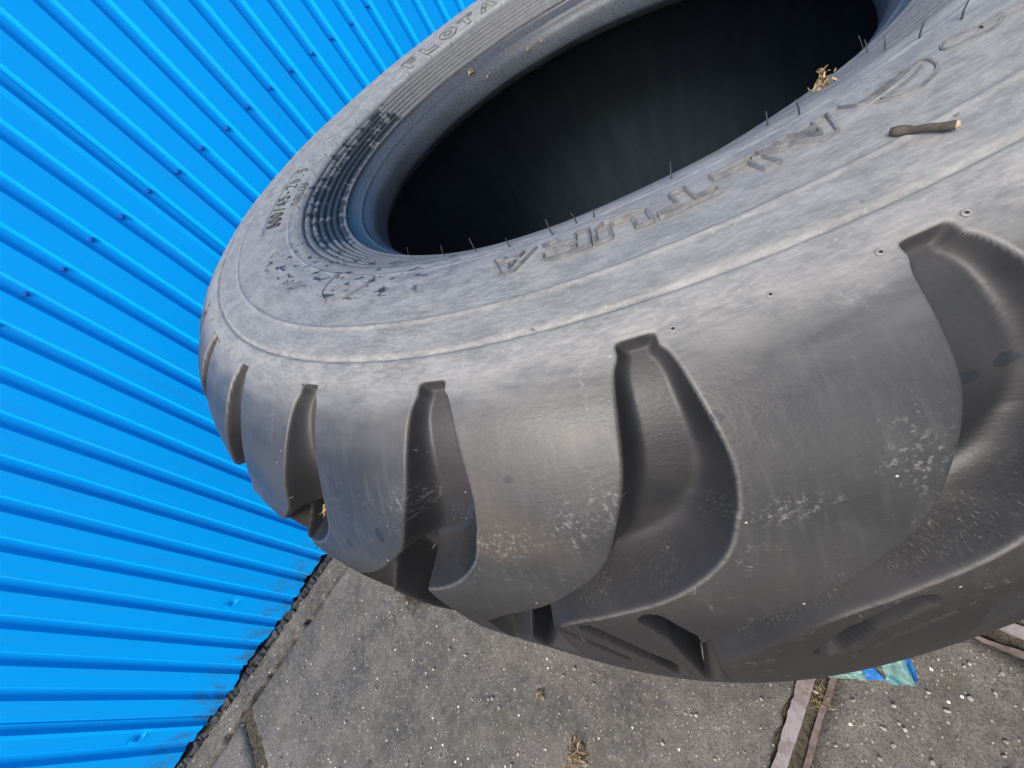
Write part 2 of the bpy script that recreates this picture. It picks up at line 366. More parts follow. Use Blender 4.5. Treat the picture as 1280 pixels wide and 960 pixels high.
# ------------------------------------------------------------------ corrugated wall
WALLY = 1.157; PITCH = .0722; X0 = .003
wall = empty('corrugated_wall', (0, WALLY, 0)); tag(wall, 'bright blue ribbed sheet metal wall rising behind the tyre', 'wall')
ZT = 2.5
def sheet(k0, k1):
    xs = []; ys = []
    for k in range(k0, k1):
        c = X0+PITCH*k
        for dx, dy in ((-.0145, 0), (-.0135, .0005), (-.0080, .0074), (-.0070, .0080), (-.0000, .0080), (.0070, .0080), (.0080, .0074), (.0135, .0005), (.0145, 0)):
            xs.append(c+dx); ys.append(dy)
        for f in (.25, .5, .75): xs.append(c+.0145+(PITCH-.029)*f); ys.append(0)
    # overlap lip: last rib is doubled by the neighbour, so finish with one more half rib standing proud
    c = X0+PITCH*k1
    for dx, dy in ((-.0150, -.0012), (-.0140, -.0008), (-.0086, .0062), (-.0074, .0068), (.004, .0068)):
        xs.append(c+dx); ys.append(dy)
    xs = np.array(xs); ys = np.array(ys)
    zs = np.concatenate([np.linspace(.030, .40, 60), np.linspace(.42, ZT, 20)])
    X, Z = np.meshgrid(xs, zs); Y = np.tile(ys, (len(zs), 1)).astype(float)
    Y = Y+.0012*np.sin(X*3.1+1)*np.sin(Z*2.3)+.0006*np.sin(X*17)*np.sin(Z*9+X*4)
    # dents pressed into the flat faces
    for dx, dz, amp, sx, sz in ((-.615, .196, .006, .012, .012), (-.975, .175, .007, .014, .014), (-.40, .06, .004, .02, .01)):
        q = (X-dx)/sx+(Z-dz)/sz*.6
        Y += amp*np.exp(-((X-dx)/sx)**2-((Z-dz)/sz)**2)*np.where(q > 0, 1, -.2)*(Y < .003)
    zb = .030+.006*np.sin(xs*23)+rng.normal(0, .0025, len(xs)); Z[0] = zb-.004
    V = np.stack([X, Y, Z], -1).reshape(-1, 3)
    return link('wall_sheet', mesh_np('wall_sheet', V, grid_quads(len(zs), len(xs))[:, ::-1], False), M_BLUE, wall)
for k0 in range(-43, 48, 15): sheet(k0, k0+15)
# backing behind the sheets so that nothing shows through
link('wall_frame', mesh_py('wall_frame', [(-3.1, .03, .01), (3.9, .03, .01), (3.9, .03, ZT), (-3.1, .03, ZT), (-3.1, .07, .01), (3.9, .07, .01), (3.9, .07, ZT), (-3.1, .07, ZT)],
     [(0, 1, 2, 3), (5, 4, 7, 6), (3, 2, 6, 7), (1, 0, 4, 5), (0, 3, 7, 4), (2, 1, 5, 6)]), M_TAR, wall)
bm = bmesh.new()
def ring_stack(bm, prof, n=12, hexa=False):
    loops = []
    for y, r in prof:
        loops.append([bm.verts.new((r*math.cos(2*math.pi*i/n), y, r*math.sin(2*math.pi*i/n))) for i in range(n)])
    for a, b in zip(loops, loops[1:]):
        for i in range(n): bm.faces.new((a[i], a[(i+1) % n], b[(i+1) % n], b[i]))
    bm.faces.new(loops[-1])
ring_stack(bm, [(.0, .0062), (-.0018, .0062), (-.0022, .0054)], 14)
me = bpy.data.meshes.new('screw'); ring_stack(bm, [(-.0022, .0046), (-.0022, .0040), (-.0050, .0038), (-.0058, .0030)], 6); bm.normal_update(); bm.to_mesh(me); bm.free(); me.materials.append(M_SCREW)
for k in range(-13, 20):
    s = link('screw', me, None, wall, (X0+PITCH*k+rng.normal(0, .0008), .0078, CAMZ+.036+rng.normal(0, .002))); s.scale = (.82, .8, .82); s.rotation_euler = (rng.normal(0, .06), rng.uniform(0, 1), rng.normal(0, .06))
# torn membrane and flaked foam along the foot of the wall
def flap(x, wd, hgt):
    n = 9; V = []; 
    for i in range(n):
        f = i/(n-1); xx = x+wd*(f-.5)
        V += [(xx, -.012+rng.normal(0, .002), -.004+rng.normal(0, .002)+.012), (xx+rng.normal(0, .003), -.002+rng.normal(0, .002), .014+hgt*abs(math.sin(f*3.1))*rng.uniform(.5, 1))]
    F = [(2*i, 2*i+2, 2*i+3, 2*i+1) for i in range(n-1)]
    return link('torn_membrane', mesh_py('torn_membrane', V, F), M_TAR, wall)
for x in np.arange(-1.3, .9, .062): flap(x+rng.normal(0, .01), .05, .014)

# ------------------------------------------------------------------ the tyre
A = Vector((0.01660936, -0.08152801, 0.99653265)); U = Vector((0.99986113, 0, -0.01666484)); Vv = Vector((0.00135865, 0.99667105, 0.08151669))
TC = Vector((0.53243451, 0.41773079, CAMZ-0.21555644))
An, Un, Vn, Cn = (np.array(q) for q in (A, U, Vv, TC))
# section: (t, r); t is measured along the axis from the upper bead
SEC = np.array([(-.014, .348), (-.006, .3405), (.001, .3366), (.015, .3375), (.029, .3415), (.041, .352), (.050, .364), (.060, .376), (.070, .390), (.081, .406), (.0910, .424), (.1000, .450),
 (.1050, .480), (.1075, .504), (.108, .532), (.1035, .553), (.095, .575), (.080, .598), (.060, .617), (.03, .636), (0, .648), (-.05, .656), (-.1, .658), (-.2, .657), (-.28, .655),
 (-.36, .655), (-.44, .652), (-.50, .646), (-.56, .633), (-.61, .610), (-.645, .575), (-.664, .532), (-.664, .50), (-.655, .46), (-.63, .415), (-.60, .378), (-.585, .352), (-.565, .338), (-.545, .345)])
def catmull(P, n=14):
    P = np.vstack([2*P[0]-P[1], P, 2*P[-1]-P[-2]]); out = []
    for i in range(1, len(P)-2):
        t = np.linspace(0, 1, n, endpoint=False)[:, None]; a, b, c, d_ = P[i-1], P[i], P[i+1], P[i+2]
        out.append(.5*((2*b)+(-a+c)*t+(2*a-5*b+4*c-d_)*t**2+(-a+3*b-3*c+d_)*t**3))
    return np.vstack([*out, P[-2][None]])
SP = catmull(SEC); SL = np.concatenate([[0], np.cumsum(np.hypot(*np.diff(SP, axis=0).T))])
def sec(p):
    e = 1e-3
    t = np.interp(p, SL, SP[:, 0]); r = np.interp(p, SL, SP[:, 1])
    dt = (np.interp(p+e, SL, SP[:, 0])-np.interp(p-e, SL, SP[:, 0])); dr = (np.interp(p+e, SL, SP[:, 1])-np.interp(p-e, SL, SP[:, 1]))
    L = np.hypot(dt, dr)+1e-12
    return t, r, dr/L, -dt/L                   # point, outward normal (nt, nr)
top = slice(0, 14*15)
def p_of_r(r): return np.interp(r, SP[28:308, 1], SL[28:308])
def place(th, t, r):
    """world position of section point (t, r) at angle th (degrees); the lower half stands level on the ground"""
    a = np.radians(th); tm = -.278
    dth = (np.mod(th+141+180, 360)-180)
    r = r+(.018*np.exp(-(dth/14)**2)*sm(.02, -.16, t)*sm(-.64, -.5, t))
    wgt = sm(-.62, -.20, t)
    ca, sa = np.cos(a), np.sin(a)
    P1 = Cn+t[..., None]*An+(r*ca)[..., None]*Un+(r*sa)[..., None]*Vn
    z2 = np.array([0, 0, 1.0]); u2 = np.array([1.0, 0, 0]); v2 = np.array([0, 1.0, 0])
    base = Cn+An*tm; low_h = base[2]/( .664+tm)           # stretch so that the lowest ring sits on z = 0
    P2 = base+((t-tm)*low_h)[..., None]*z2+(r*ca)[..., None]*u2+(r*sa)[..., None]*v2
    return P1*wgt[..., None]+P2*(1-wgt)[..., None]
def surf(th, p, h):
    t, r, nt_, nr = sec(p)
    return place(th, t+nt_*h, r+nr*h)

# grooves between the upper lugs: edges as angle offsets from the groove axis, by t
GL = np.array([(-.25, -24), (-.10, -17.2), (-.02, -11.4), (.003, -8.7), (.013, -7.3), (.026, -5.6), (.036, -4.4), (.047, -3.5), (.059, -2.9), (.071, -2.3), (.081, -1.9), (.098, -1.5), (.1025, -1.1)])
GR = np.array([(-.25, -20.5), (-.10, -13.6), (-.02, -8.0), (.003, -4.8), (.017, -2.0), (.029, -.3), (.043, 1.0), (.057, 1.6), (.062, 1.8), (.075, 2.0), (.086, 1.8), (.097, 1.4), (.101, 1.1), (.1025, .8)])
GP = 11.25; G0 = -143.3
LP = GP; LGS = (-131.2, -137.2, -145.3, -149.3)
GLs, GRs = (P[np.argsort(P[:, 0])] for P in (catmull(GL, 6), catmull(GR, 6)))
DPs = catmull(np.array([(-.13, .040), (-.02, .040), (.02, .033), (.05, .026), (.075, .0190), (.092, .0130), (.1045, .0085)]), 6)
SLP = catmull(np.array([(-.25, .9), (-.10, 1.3), (-.02, 1.8), (.003, 1.8), (.02, 1.4), (.04, .7), (.06, .4), (.1, .1)]), 6)
def grooves(th, t, r):
    gl = np.interp(t, GLs[:, 0], GLs[:, 1]); gr = np.interp(t, GRs[:, 0], GRs[:, 1])
    dep = np.zeros_like(th); rwm = np.zeros_like(th); edg = np.zeros_like(th)
    m = r*math.pi/180
    cosf = 1/np.sqrt(1+np.interp(t, SLP[:, 0], SLP[:, 1])**2)
    full = np.interp(t, DPs[:, 0], DPs[:, 1])
    wl = np.interp(t, [-.02, .03, .06, .09, .103], [.010, .014, .013, .009, .006]); wr = np.interp(t, [0, .03, .06, .09, .103], [.034, .028, .017, .010, .006])
    soft = lambda q: np.where(q > .01, q, .0003*np.log1p(np.exp(np.clip(q, -.005, .01)/.0003)))
    for s in (0, 1, 2):
        x = np.mod(th-G0+GP*.5, GP)-GP*.5-s*GP               # relative angle, also from the next grooves on
        num = np.round((np.mod(th-x-G0+180, 360)-180)/GP)    # 1 = right-hand groove, 0 = middle, -1, -2 further left
        tipx = np.select([num == 1, num == 0, num == -1, num == -2], [-11.4, -8.3, -3.8, -4.0], -8.3)
        tipw = np.select([num == 1, num == 0, num == -1, num == -2], [1.3, 1.6, 5.2, 4.6], 1.6)
        tipt = np.select([num == 1, num == 0, num == -1, num == -2], [-.05, -.085, -.63, -.30], -.085)
        dl = (x-gl)*m*cosf; dr_ = (gr-x)*m*cosf; dt = (.1045-t)
        db = t+.13
        u = np.clip(soft(dr_)/wr, 0, 1)
        ul = np.clip(soft(dl)/wl, 0, 1)
        k = (x > -12.5)*(1-(1-ul)**2.2)*(1-(1-u)**2.5)*sm(.5492, .5525, r+9*(t < .09))*sm(0, .03, db)
        dd = k*full
        rwm = np.where(dd > dep, sm(.0, .12, u)*(1-sm(.25, .75, u)), rwm)
        dep = np.maximum(dep, dd)
        edg = np.maximum(edg, np.maximum(sm(-.0018, -.0003, dr_)*sm(.0008, -.0002, dr_), .4*sm(-.0012, -.0003, dl)*sm(.0008, -.0002, dl))*sm(.5500, .5525, r)*sm(-.02, .0, t))
        # the lug under this groove ends in a blunt tip; beyond it the tread is open
        tu = np.where(num < 0, .040, .022)
        tip = sm(.35, -.35, x-tipx)*sm(-.4, .4, x-(tipx-tipw))*np.clip((tu-t)/.012, 0, 1)*np.clip((t-tipt)/.012, 0, 1)*sm(-.002, .003, (x-gl)*m)*.045
        dep = np.maximum(dep, tip)
    for c in np.arange(-126.0, -160+360, 5.625):
        x = np.mod(th-c+180, 360)-180-(t+.25)*10
        dd = sm(.0085, .0055, np.abs(x)*m)*sm(-.16, -.19, t)*sm(-.655, -.62, t)*.03
        dep = np.maximum(dep, dd)
    for c in np.arange(-160.0, -126.5, 5.625):
        x = np.mod(th-c+180, 360)-180-(t+.25)*10
        dep = np.maximum(dep, sm(.0085, .0055, np.abs(x)*m)*sm(-.34, -.37, t)*sm(-.655, -.62, t)*.03)
    # slits of the lower lugs that show just under the near edge: centre lines (angle, t), half width
    for pl, hw in (([(-146.0, .0), (-145.0, -.02), (-144.5, -.064), (-144.2, -.11)], .0075), ([(-149.3, -.014), (-148.3, -.03), (-146.6, -.064), (-145.9, -.10)], .0055),
                   ([(-151.0, -.02), (-149.3, -.045), (-148.2, -.07)], .0028), ([(-136.2, -.008), (-137.9, -.026), (-139.0, -.052)], .0085), ([(-134.8, -.026), (-136.9, -.047), (-138, -.07)], .0022)):
        best = np.full(th.shape, 9.0)
        for (a0, b0), (a1, b1) in zip(pl[:-1], pl[1:]):
            px_, py_ = (np.mod(th-a0+180, 360)-180)*.0114, t-b0; qx, qy = (a1-a0)*.0114, b1-b0
            f = np.clip((px_*qx+py_*qy)/(qx*qx+qy*qy), 0, 1); best = np.minimum(best, np.hypot(px_-f*qx, py_-f*qy))
        dep = np.maximum(dep, sm(hw, hw*.65, best)*.030)
    return dep, rwm, edg

ths = np.concatenate([np.arange(0, 85, 1.0), np.arange(85, 165, .4), np.arange(165, 185, .13), np.arange(185, 238, .075), np.arange(238, 240, .12), np.arange(240, 262, .2), np.arange(262, 360.01, .7)])
ths[-1] = 360.0
pu = SL[-1]
# rows along the section
tt_all = np.interp(np.linspace(0, pu, 4000), SL, SP[:, 0]); pa = np.linspace(0, pu, 4000)
pts = [0]; 
while pts[-1] < pu:
    p = pts[-1]; t = np.interp(p, pa, tt_all); past = p > p_of_r(.50)
    st = .0014 if not past else (.00085 if t > -.03 else (.0012 if t > -.09 else (.004 if t > -.34 else .010)))
    if not past and p < p_of_r(.45): st = .0010
    pts.append(p+st)
pts[-1] = pu; ps = np.array(pts)
TH, PP = np.meshgrid(ths, ps)
T_, R_, NT_, NR_ = sec(PP)
onside = PP < p_of_r(.56)
h = np.zeros_like(TH)
RR = R_
def ridge(c, w_, a): return a*np.exp(-((RR-c)/w_)**2)*onside
h += ridge(.3525, .0016, .0016)+ridge(.3705, .0016, .0028)
h += .0018*sm(.366, .370, RR)*onside*(1-sm(.415, .43, RR))
for c in (.378, .385, .392, .3995, .407, .4155): h -= ridge(c, .0014, .0036)
h += ridge(.435, .0015, .0007)
h += ridge(.504, .0017, .0010)
h -= ridge(.5325, .0015, .0018)
# recessed plates that carry the size and a worn second one
def plate(a0, a1, r0, r1, dpt):
    m = .465*math.pi/180; dx = np.maximum(np.maximum(a0-TH, TH-a1)*m, 0)
    e = np.minimum(np.minimum((TH-a0)*m, (a1-TH)*m), np.minimum(RR-r0, r1-RR))
    return -dpt*sm(0, .0016, e)*onside
h += plate(118.3, 148.8, .4450, .4730, .0018)+plate(89, 110.5, .4450, .4625, .0018)
dth = TH.copy()
dep, rwm, edg = grooves(TH, T_, R_)
h -= dep*(PP > p_of_r(.535))
# a soft, uneven hand-worn surface
h += .0007*np.sin(np.radians(TH)*9+PP*23)*np.sin(PP*41+np.radians(TH)*4)
# ragged torn toe of the bead
toe = sm(.016, .004, PP)
h += toe*(rng.normal(0, .0004, TH.shape[1])[None]+.0005*np.sin(np.radians(TH)*31)*np.sin(np.radians(TH)*13+1))
XYZ = place(TH, T_+NT_*h, R_+NR_*h)
nr_, nc_ = TH.shape
tyre = empty('tractor_tyre', (TC.x, TC.y, 0)); tag(tyre, 'huge worn black tractor tyre lying flat on the concrete beside the blue wall', 'tyre')
off = np.array([TC.x, TC.y, 0])
me = mesh_np('carcass', XYZ.reshape(-1, 3)-off, grid_quads(nr_, nc_)[:, ::-1], True,
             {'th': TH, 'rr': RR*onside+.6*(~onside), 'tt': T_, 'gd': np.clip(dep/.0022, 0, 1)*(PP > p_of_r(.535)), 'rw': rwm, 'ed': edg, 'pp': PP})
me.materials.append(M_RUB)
link('carcass', me, None, tyre)
# inside
IN = catmull(np.array([(-.0142, .3482), (-.016, .354), (-.006, .366), (.020, .392), (.045, .43), (.062, .48), (.064, .53), (.040, .575), (-.02, .602), (-.12, .600), (-.28, .600), (-.44, .598), (-.53, .59), (-.59, .545), (-.61, .49), (-.59, .43), (-.565, .375), (-.545, .3452)]), 5)
it, ith = np.meshgrid(np.arange(len(IN)), np.linspace(0, 360, 241), indexing='ij')
TI = IN[it, 0]; RI = IN[it, 1]
TI = TI+.001*np.sin(np.radians(ith)*40)
XI = place(ith, TI, RI)
link('inner_liner', mesh_np('inner_liner', XI.reshape(-1, 3)-off, grid_quads(*TI.shape), True), M_LINER, tyre)

# raised marks: ribbons swept on the surface along (angle, radius) paths
def ribbon(paths, wd=.0016, hh=.0013, step=.0025, base=-.0004):
    V = []; F = []; RC = .462
    for path, closed in paths:
        P = np.array(path, float)                     # local metres (x = along reading direction, y = outward)
        if closed: P = np.vstack([P, P[0]])
        Q = [P[0]]
        for a, b in zip(P[:-1], P[1:]):
            n = max(1, int(np.ceil(np.linalg.norm(b-a)/step)))
            Q += [a+(b-a)*(i+1)/n for i in range(n)]
        Q = np.array(Q)
        if closed: Q = Q[:-1]
        nxt = np.roll(Q, -1, 0); prv = np.roll(Q, 1, 0)
        if not closed: nxt[-1] = Q[-1]; prv[0] = Q[0]
        tg = nxt-prv; tg /= np.linalg.norm(tg, axis=1)[:, None]+1e-9; nm = np.c_[-tg[:, 1], tg[:, 0]]
        b0 = len(V); n = len(Q)
        for off_, hgt in ((-1, base), (-.55, hh), (.55, hh), (1, base)):
            V += [(*q, hgt) for q in (Q+nm*wd*off_)]
        for k in range(3):
            for i in range(n if closed else n-1):
                j = (i+1) % n; F.append((b0+k*n+i, b0+k*n+j, b0+(k+1)*n+j, b0+(k+1)*n+i))
    return np.array(V), F
def emboss(name, paths, th0, r0, wd=.0016, hh=.0013, base=-.0004, mat=None, label=None, hoff=0.0, sx=1.0):
    V, F = ribbon(paths, wd, hh, .003, base)
    r = r0+V[:, 1]; th = th0-np.degrees(V[:, 0]*sx/r0)
    W = surf(th, p_of_r(r), V[:, 2]+hoff)-off
    o = link(name, mesh_py(name, W, F, False), mat or M_LETTER, tyre)
    if label: o['label'] = label
    return o
# outlined capitals in a 1 x 1 box (x right, y up); lists of closed outlines
GLY = {
 'A': [([(0, 0), (.40, 1), (.66, 1), (1, 0), (.74, 0), (.66, .24), (.36, .24), (.27, 0)], 1), ([(.43, .44), (.60, .44), (.52, .74)], 1)],
 'L': [([(0, 0), (0, 1), (.28, 1), (.28, .27), (.95, .27), (.95, 0)], 1)],
 'T': [([(.36, 0), (.36, .74), (0, .74), (0, 1), (1, 1), (1, .74), (.64, .74), (.64, 0)], 1)],
 'U': [([(0, 1), (.28, 1), (.28, .38), (.38, .26), (.62, .26), (.72, .38), (.72, 1), (1, 1), (1, .28), (.80, 0), (.20, 0), (0, .28)], 1)],
 'R': [([(0, 0), (0, 1), (.72, 1), (.95, .86), (.95, .55), (.74, .42), (1, 0), (.70, 0), (.48, .38), (.28, .38), (.28, 0)], 1), ([(.28, .60), (.28, .78), (.62, .78), (.68, .69), (.62, .60)], 1)],
 'F': [([(0, 0), (0, 1), (.95, 1), (.95, .76), (.28, .76), (.28, .58), (.78, .58), (.78, .36), (.28, .36), (.28, 0)], 1)],
 'O': [([(.5+.5*math.cos(a), .5+.5*math.sin(a)) for a in np.linspace(0, 2*math.pi, 20, endpoint=False)], 1), ([(.5+.22*math.cos(a), .5+.22*math.sin(a)) for a in np.linspace(0, 2*math.pi, 14, endpoint=False)], 1)],
 'I': [([(0, 0), (0, 1), (.3, 1), (.3, 0)], 1)],
 'N': [([(0, 0), (0, 1), (.28, 1), (.72, .42), (.72, 1), (1, 1), (1, 0), (.72, 0), (.28, .58), (.28, 0)], 1)],
}
# single-stroke characters for the small writing
def arc(cx, cy, rx, ry, a0, a1, n=9): return [(cx+rx*math.cos(rad(a)), cy+ry*math.sin(rad(a))) for a in np.linspace(a0, a1, n)]
STR = {
 '8': [(arc(.5, .74, .36, .25, -90, 270, 13), 0), (arc(.5, .25, .45, .25, 90, 450, 13), 0)], '0': [(arc(.5, .5, .45, .5, 0, 360, 17), 0)],
 '/': [([(.1, -.05), (.9, 1.05)], 0)], '4': [([(.75, 0), (.75, 1), (.05, .3), (1, .3)], 0)], '5': [([(.9, 1), (.15, 1), (.1, .55)], 0), (arc(.45, .33, .45, .33, 130, -150, 11), 0)],
 '-': [([(.15, .45), (.85, .45)], 0)], '2': [(arc(.5, .70, .42, .30, 170, -30, 9)+[(.05, 0), (.95, 0)], 0)], '6': [(arc(.5, .32, .42, .32, 0, 360, 13), 0), ([(.08, .35), (.2, .8), (.7, 1)], 0)],
 '.': [([(.4, 0), (.6, 0)], 0)], 'T': [([(0, 1), (1, 1)], 0), ([(.5, 1), (.5, 0)], 0)], 'U': [([(.05, 1), (.05, .25), (.3, 0), (.7, 0), (.95, .25), (.95, 1)], 0)],
 'B': [([(.05, 0), (.05, 1), (.7, 1), (.9, .78), (.7, .52), (.05, .52)], 0), ([(.7, .52), (.95, .28), (.75, 0), (.05, 0)], 0)], 'E': [([(.95, 0), (.05, 0), (.05, 1), (.95, 1)], 0), ([(.05, .5), (.8, .5)], 0)],
 'L': [([(.05, 1), (.05, 0), (.95, 0)], 0)], 'S': [([(.92, .85), (.7, 1), (.25, 1), (.06, .78), (.25, .55), (.75, .47), (.95, .24), (.72, 0), (.25, 0), (.05, .15)], 0)],
}
def scale(paths, w_, h_, shear=0.0): return [([((x-.5)*w_+shear*(y-.5)*h_, (y-.5)*h_) for x, y in p], c) for p, c in paths]
for ch, th0, wd in (('A', -129.9, .028), ('L', -134.4, .026), ('T', -138.1, .030), ('U', -142.3, .030), ('R', -146.4, .030), ('A', -150.7, .031)):
    emboss('letter', scale(GLY[ch], wd, .021), th0, .4655, .0011, .0017)
for ch, th0, wd in (('F', 74.6, .034), ('L', 68.6, .032), ('O', 62.2, .040), ('T', 56.4, .036), ('A', 50.2, .038), ('T', 44.4, .036), ('I', 39.6, .034), ('O', 34.4, .040), ('N', 28.0, .036)):
    emboss('letter', scale(GLY[ch], wd, .038), th0, .4575, .0012, .0018)
for i, ch in enumerate('800/45-26.5'):
    emboss('character', scale(STR[ch], .0125, .019), 145.6-i*2.42, .459, .0009, .0014, hoff=-.0018, mat=M_DARKL)
for i, ch in enumerate('TUBELESS'):
    emboss('small_letter', scale(STR[ch], .0068, .0085), 138.2-i*1.32, .4335, .0006, .0009, mat=M_DARKL)
for i in range(9):
    emboss('small_letter', scale(STR['TUBEL8045'[i]], .0038, .0075), 179.2-i*.66, .4655, .0006, .0008)
# looping swoosh in front of the first letter, and the drop-shaped emblem
def sp(pts_, n=8): return [tuple(q) for q in catmull(np.array(pts_, float), n)]
def traced(path, th0, r0): return [(-(t_-th0)*math.pi/180*r0, r_-r0) for t_, r_ in path]
SW1 = [(-127.37, .4541), (-127.03, .4632), (-126.33, .4641), (-124.97, .4622), (-123.58, .4593), (-122.58, .4572), (-122.33, .4601), (-122.76, .4664), (-123.41, .4719), (-124.35, .4756), (-125.34, .4775), (-126.11, .4753), (-126.72, .4690)]
SW2 = [(-126.9, .4630), (-125.65, .4608), (-124.26, .4584), (-122.9, .4562)]
SW3 = [(-126.43, .4696), (-125.24, .4682), (-123.92, .4654), (-122.94, .4614)]
LEAF = [(-133.28, .4573), (-132.33, .4560), (-131.2, .4625), (-129.9, .4612), (-131.3, .4650), (-132.59, .4617), (-133.31, .4589)]
emboss('swoosh', [(sp(traced(q, -125, .465)), 0) for q in (SW1, SW2, SW3)], -125, .465, .0010, .0013)
emboss('swoosh', [(sp(traced(LEAF, -131, .460)), 0)], -131, .460, .0008, .0010)
emboss('drop_emblem', [(sp([(-.006, .020), (-.024, .014), (-.036, .0), (-.034, -.014), (-.018, -.019), (.004, -.016), (.020, -.010), (.034, -.022), (.022, .0), (.010, .013), (-.006, .020)]), 0),
                       ([(-.012, -.002), (.004, .002)], 0)], 186.8, .4545, .0009, .0012, mat=M_LETTER)
emboss('curved_mark', [(sp([(-.012, .006), (-.002, .009), (.012, .002), (.004, -.004), (-.014, .006)]), 0)], -119.8, .4598, .0009, .0012)
emboss('curved_mark', [(sp([(-.016, .004), (-.004, .003), (.010, -.002), (.020, -.003)]), 0)], -116.8, .466, .0012, .0015)

# vent pips: small raised rings with a dark pin hole
bm = bmesh.new(); n = 12
prof = [(.0030, -.0003), (.0024, .0006), (.0016, .0006), (.0012, -.0002)]
L_ = [[bm.verts.new((r*math.cos(2*math.pi*i/n), r*math.sin(2*math.pi*i/n), z)) for i in range(n)] for r, z in prof]
for a, b in zip(L_, L_[1:]):
    for i in range(n): bm.faces.new((a[i], a[(i+1) % n], b[(i+1) % n], b[i]))
me_v = bpy.data.meshes.new('vent_ring'); bm.to_mesh(me_v); bm.free(); me_v.materials.append(M_VENT); me_v.polygons.foreach_set('use_smooth', [True]*len(me_v.polygons))
me_h = mesh_py('vent_hole', [(.0013*math.cos(a), .0013*math.sin(a), .0001) for a in np.linspace(0, 2*math.pi, 10, endpoint=False)], [tuple(range(10))]); me_h.materials.append(M_HOLE)
def orient(th, p):
    P = surf(np.array([th]), np.array([p]), np.array([0.0]))[0]; Q1 = surf(np.array([th+.2]), np.array([p]), np.array([0.0]))[0]; Q2 = surf(np.array([th]), np.array([p+.002]), np.array([0.0]))[0]
    e1 = Vector(Q1-P).normalized(); nn = e1.cross(Vector(Q2-P)).normalized(); 
    if nn.dot(Vector(surf(np.array([th]), np.array([p]), np.array([.01]))[0]-P)) < 0: nn = -nn
    return Vector(P-off), nn
def vent(th, p, s=1.0):
    P, nn = orient(th, p)
    o = link('vent_pip', me_v, None, tyre, P+nn*.0002); o.rotation_euler = nn.to_track_quat('Z', 'Y').to_euler(); o.scale = (s, s, s)
    o2 = link('vent_hole', me_h, None, o)
p_at = lambda r: float(p_of_r(r))
NEARV = [(-144.68, .282, .9), (-141.78, .2819, 1.1), (-148.9, .2814, .8), (-148.42, .2611, .7), (-152.93, .2812, 1), (-155.9, .2813, .8), (-160.08, .2808, .7), (-164.04, .2814, .9), (-166.97, .2816, .9),
         (-175.15, .2804, .9), (-133.83, .2818, 1.1), (-130.85, .2813, 1.1), (-137.83, .2814, 1), (-137.28, .2371, .6), (-132.77, .2575, .6), (-143.64, .2738, .6), (-126.9, .2371, .6)]
for th, p, sc_ in NEARV: vent(th, p, sc_*.5)
for k in range(4, 30):
    g = G0+k*GP
    for dx in (-1.5, 1.5, -5.7): vent(g+dx, .2815+rng.normal(0, .0005), .7)

# rubber whiskers left by the mould
def whisker(th, r, L, lean=.2):
    P, nn = orient(th, p_at(r)); nn = (nn*.6+Vector((rng.normal(0, lean), rng.normal(0, lean), 1.0))).normalized()
    q = nn.to_track_quat('Z', 'Y').to_matrix(); V = []; rr_ = .00045
    bend = rng.normal(0, .0012, 2)
    for k, (f, s) in enumerate(((-.1, 1.3), (.35, 1), (.7, .8), (1, .5))):
        for i in range(5): V.append(q @ Vector((rr_*s*math.cos(i*1.2566)+bend[0]*f*f*2, rr_*s*math.sin(i*1.2566)+bend[1]*f*f*2, L*f)))
    F = [(5*k+i, 5*k+(i+1) % 5, 5*k+5+(i+1) % 5, 5*k+5+i) for k in range(3) for i in range(5)]+[(15, 16, 17, 18, 19)]
    link('rubber_whisker', mesh_py('rubber_whisker', V, F, True), M_RUB_PLAIN, tyre, P)
r_of = lambda p: float(np.interp(p, SL, SP[:, 1]))
for th, p, L_w in ((-117.4, .1747, .012), (-118.7, .1634, .010), (-118.5, .145, .009), (-127.5, .1589, .010), (-128.9, .147, .009), (-105.2, .0694, .013), (-112, .10, .010), (-137.3, .154, .009), (-147.6, .1689, .011),
                 (177.4, .0859, .010), (177.2, .0593, .011), (177.9, .1217, .008), (179.4, .1438, .008), (166.2, .1389, .007), (155.4, .139, .007), (119.5, .1721, .009), (142.8, .1413, .009), (-166, .1, .012), (-157, .14, .012), (-152, .16, .008), (-144, .165, .007), (-145.5, .164, .009)):
    whisker(th, r_of(p), L_w)
for k in range(0, 22): whisker(150-k*7.9+rng.normal(0, 1), .424+rng.normal(0, .004), rng.uniform(.005, .011))
for k in range(0, 16): whisker(140-k*9.5+rng.normal(0, 1), .356+rng.normal(0, .003), rng.uniform(.005, .009))
for k in range(0, 8): whisker(-30-k*11+rng.normal(0, 1), .40+rng.normal(0, .006), rng.uniform(.006, .011))

# ------------------------------------------------------------------ loose things
def surf_pt(th, r): return orient(th, p_at(r))
# twig on the sidewall
def tube(pts_, rads, n=8, mat=None):
    pts_ = [Vector(p) for p in pts_]; V = []; F = []
    for k, (p, r) in enumerate(zip(pts_, rads)):
        tg = (pts_[min(k+1, len(pts_)-1)]-pts_[max(k-1, 0)]).normalized(); q = tg.to_track_quat('Z', 'Y').to_matrix()
        for i in range(n):
            a = 2*math.pi*i/n; V.append(p+q @ Vector((r*math.cos(a)*(1+.12*math.sin(i*2.3+k)), r*math.sin(a), 0)))
    for k in range(len(pts_)-1):
        for i in range(n): F.append((k*n+i, k*n+(i+1) % n, (k+1)*n+(i+1) % n, (k+1)*n+i))
    F.append(tuple(range(n))[::-1]); F.append(tuple(range((len(pts_)-1)*n, len(pts_)*n)))
    return V, F
P0, n0 = surf_pt(-129.15, .4985); P1, n1 = surf_pt(-127.95, .5150)
a_ = P0+off_v if False else P0+Vector(off)+n0*.0021; b_ = P1+Vector(off)+n1*.0022
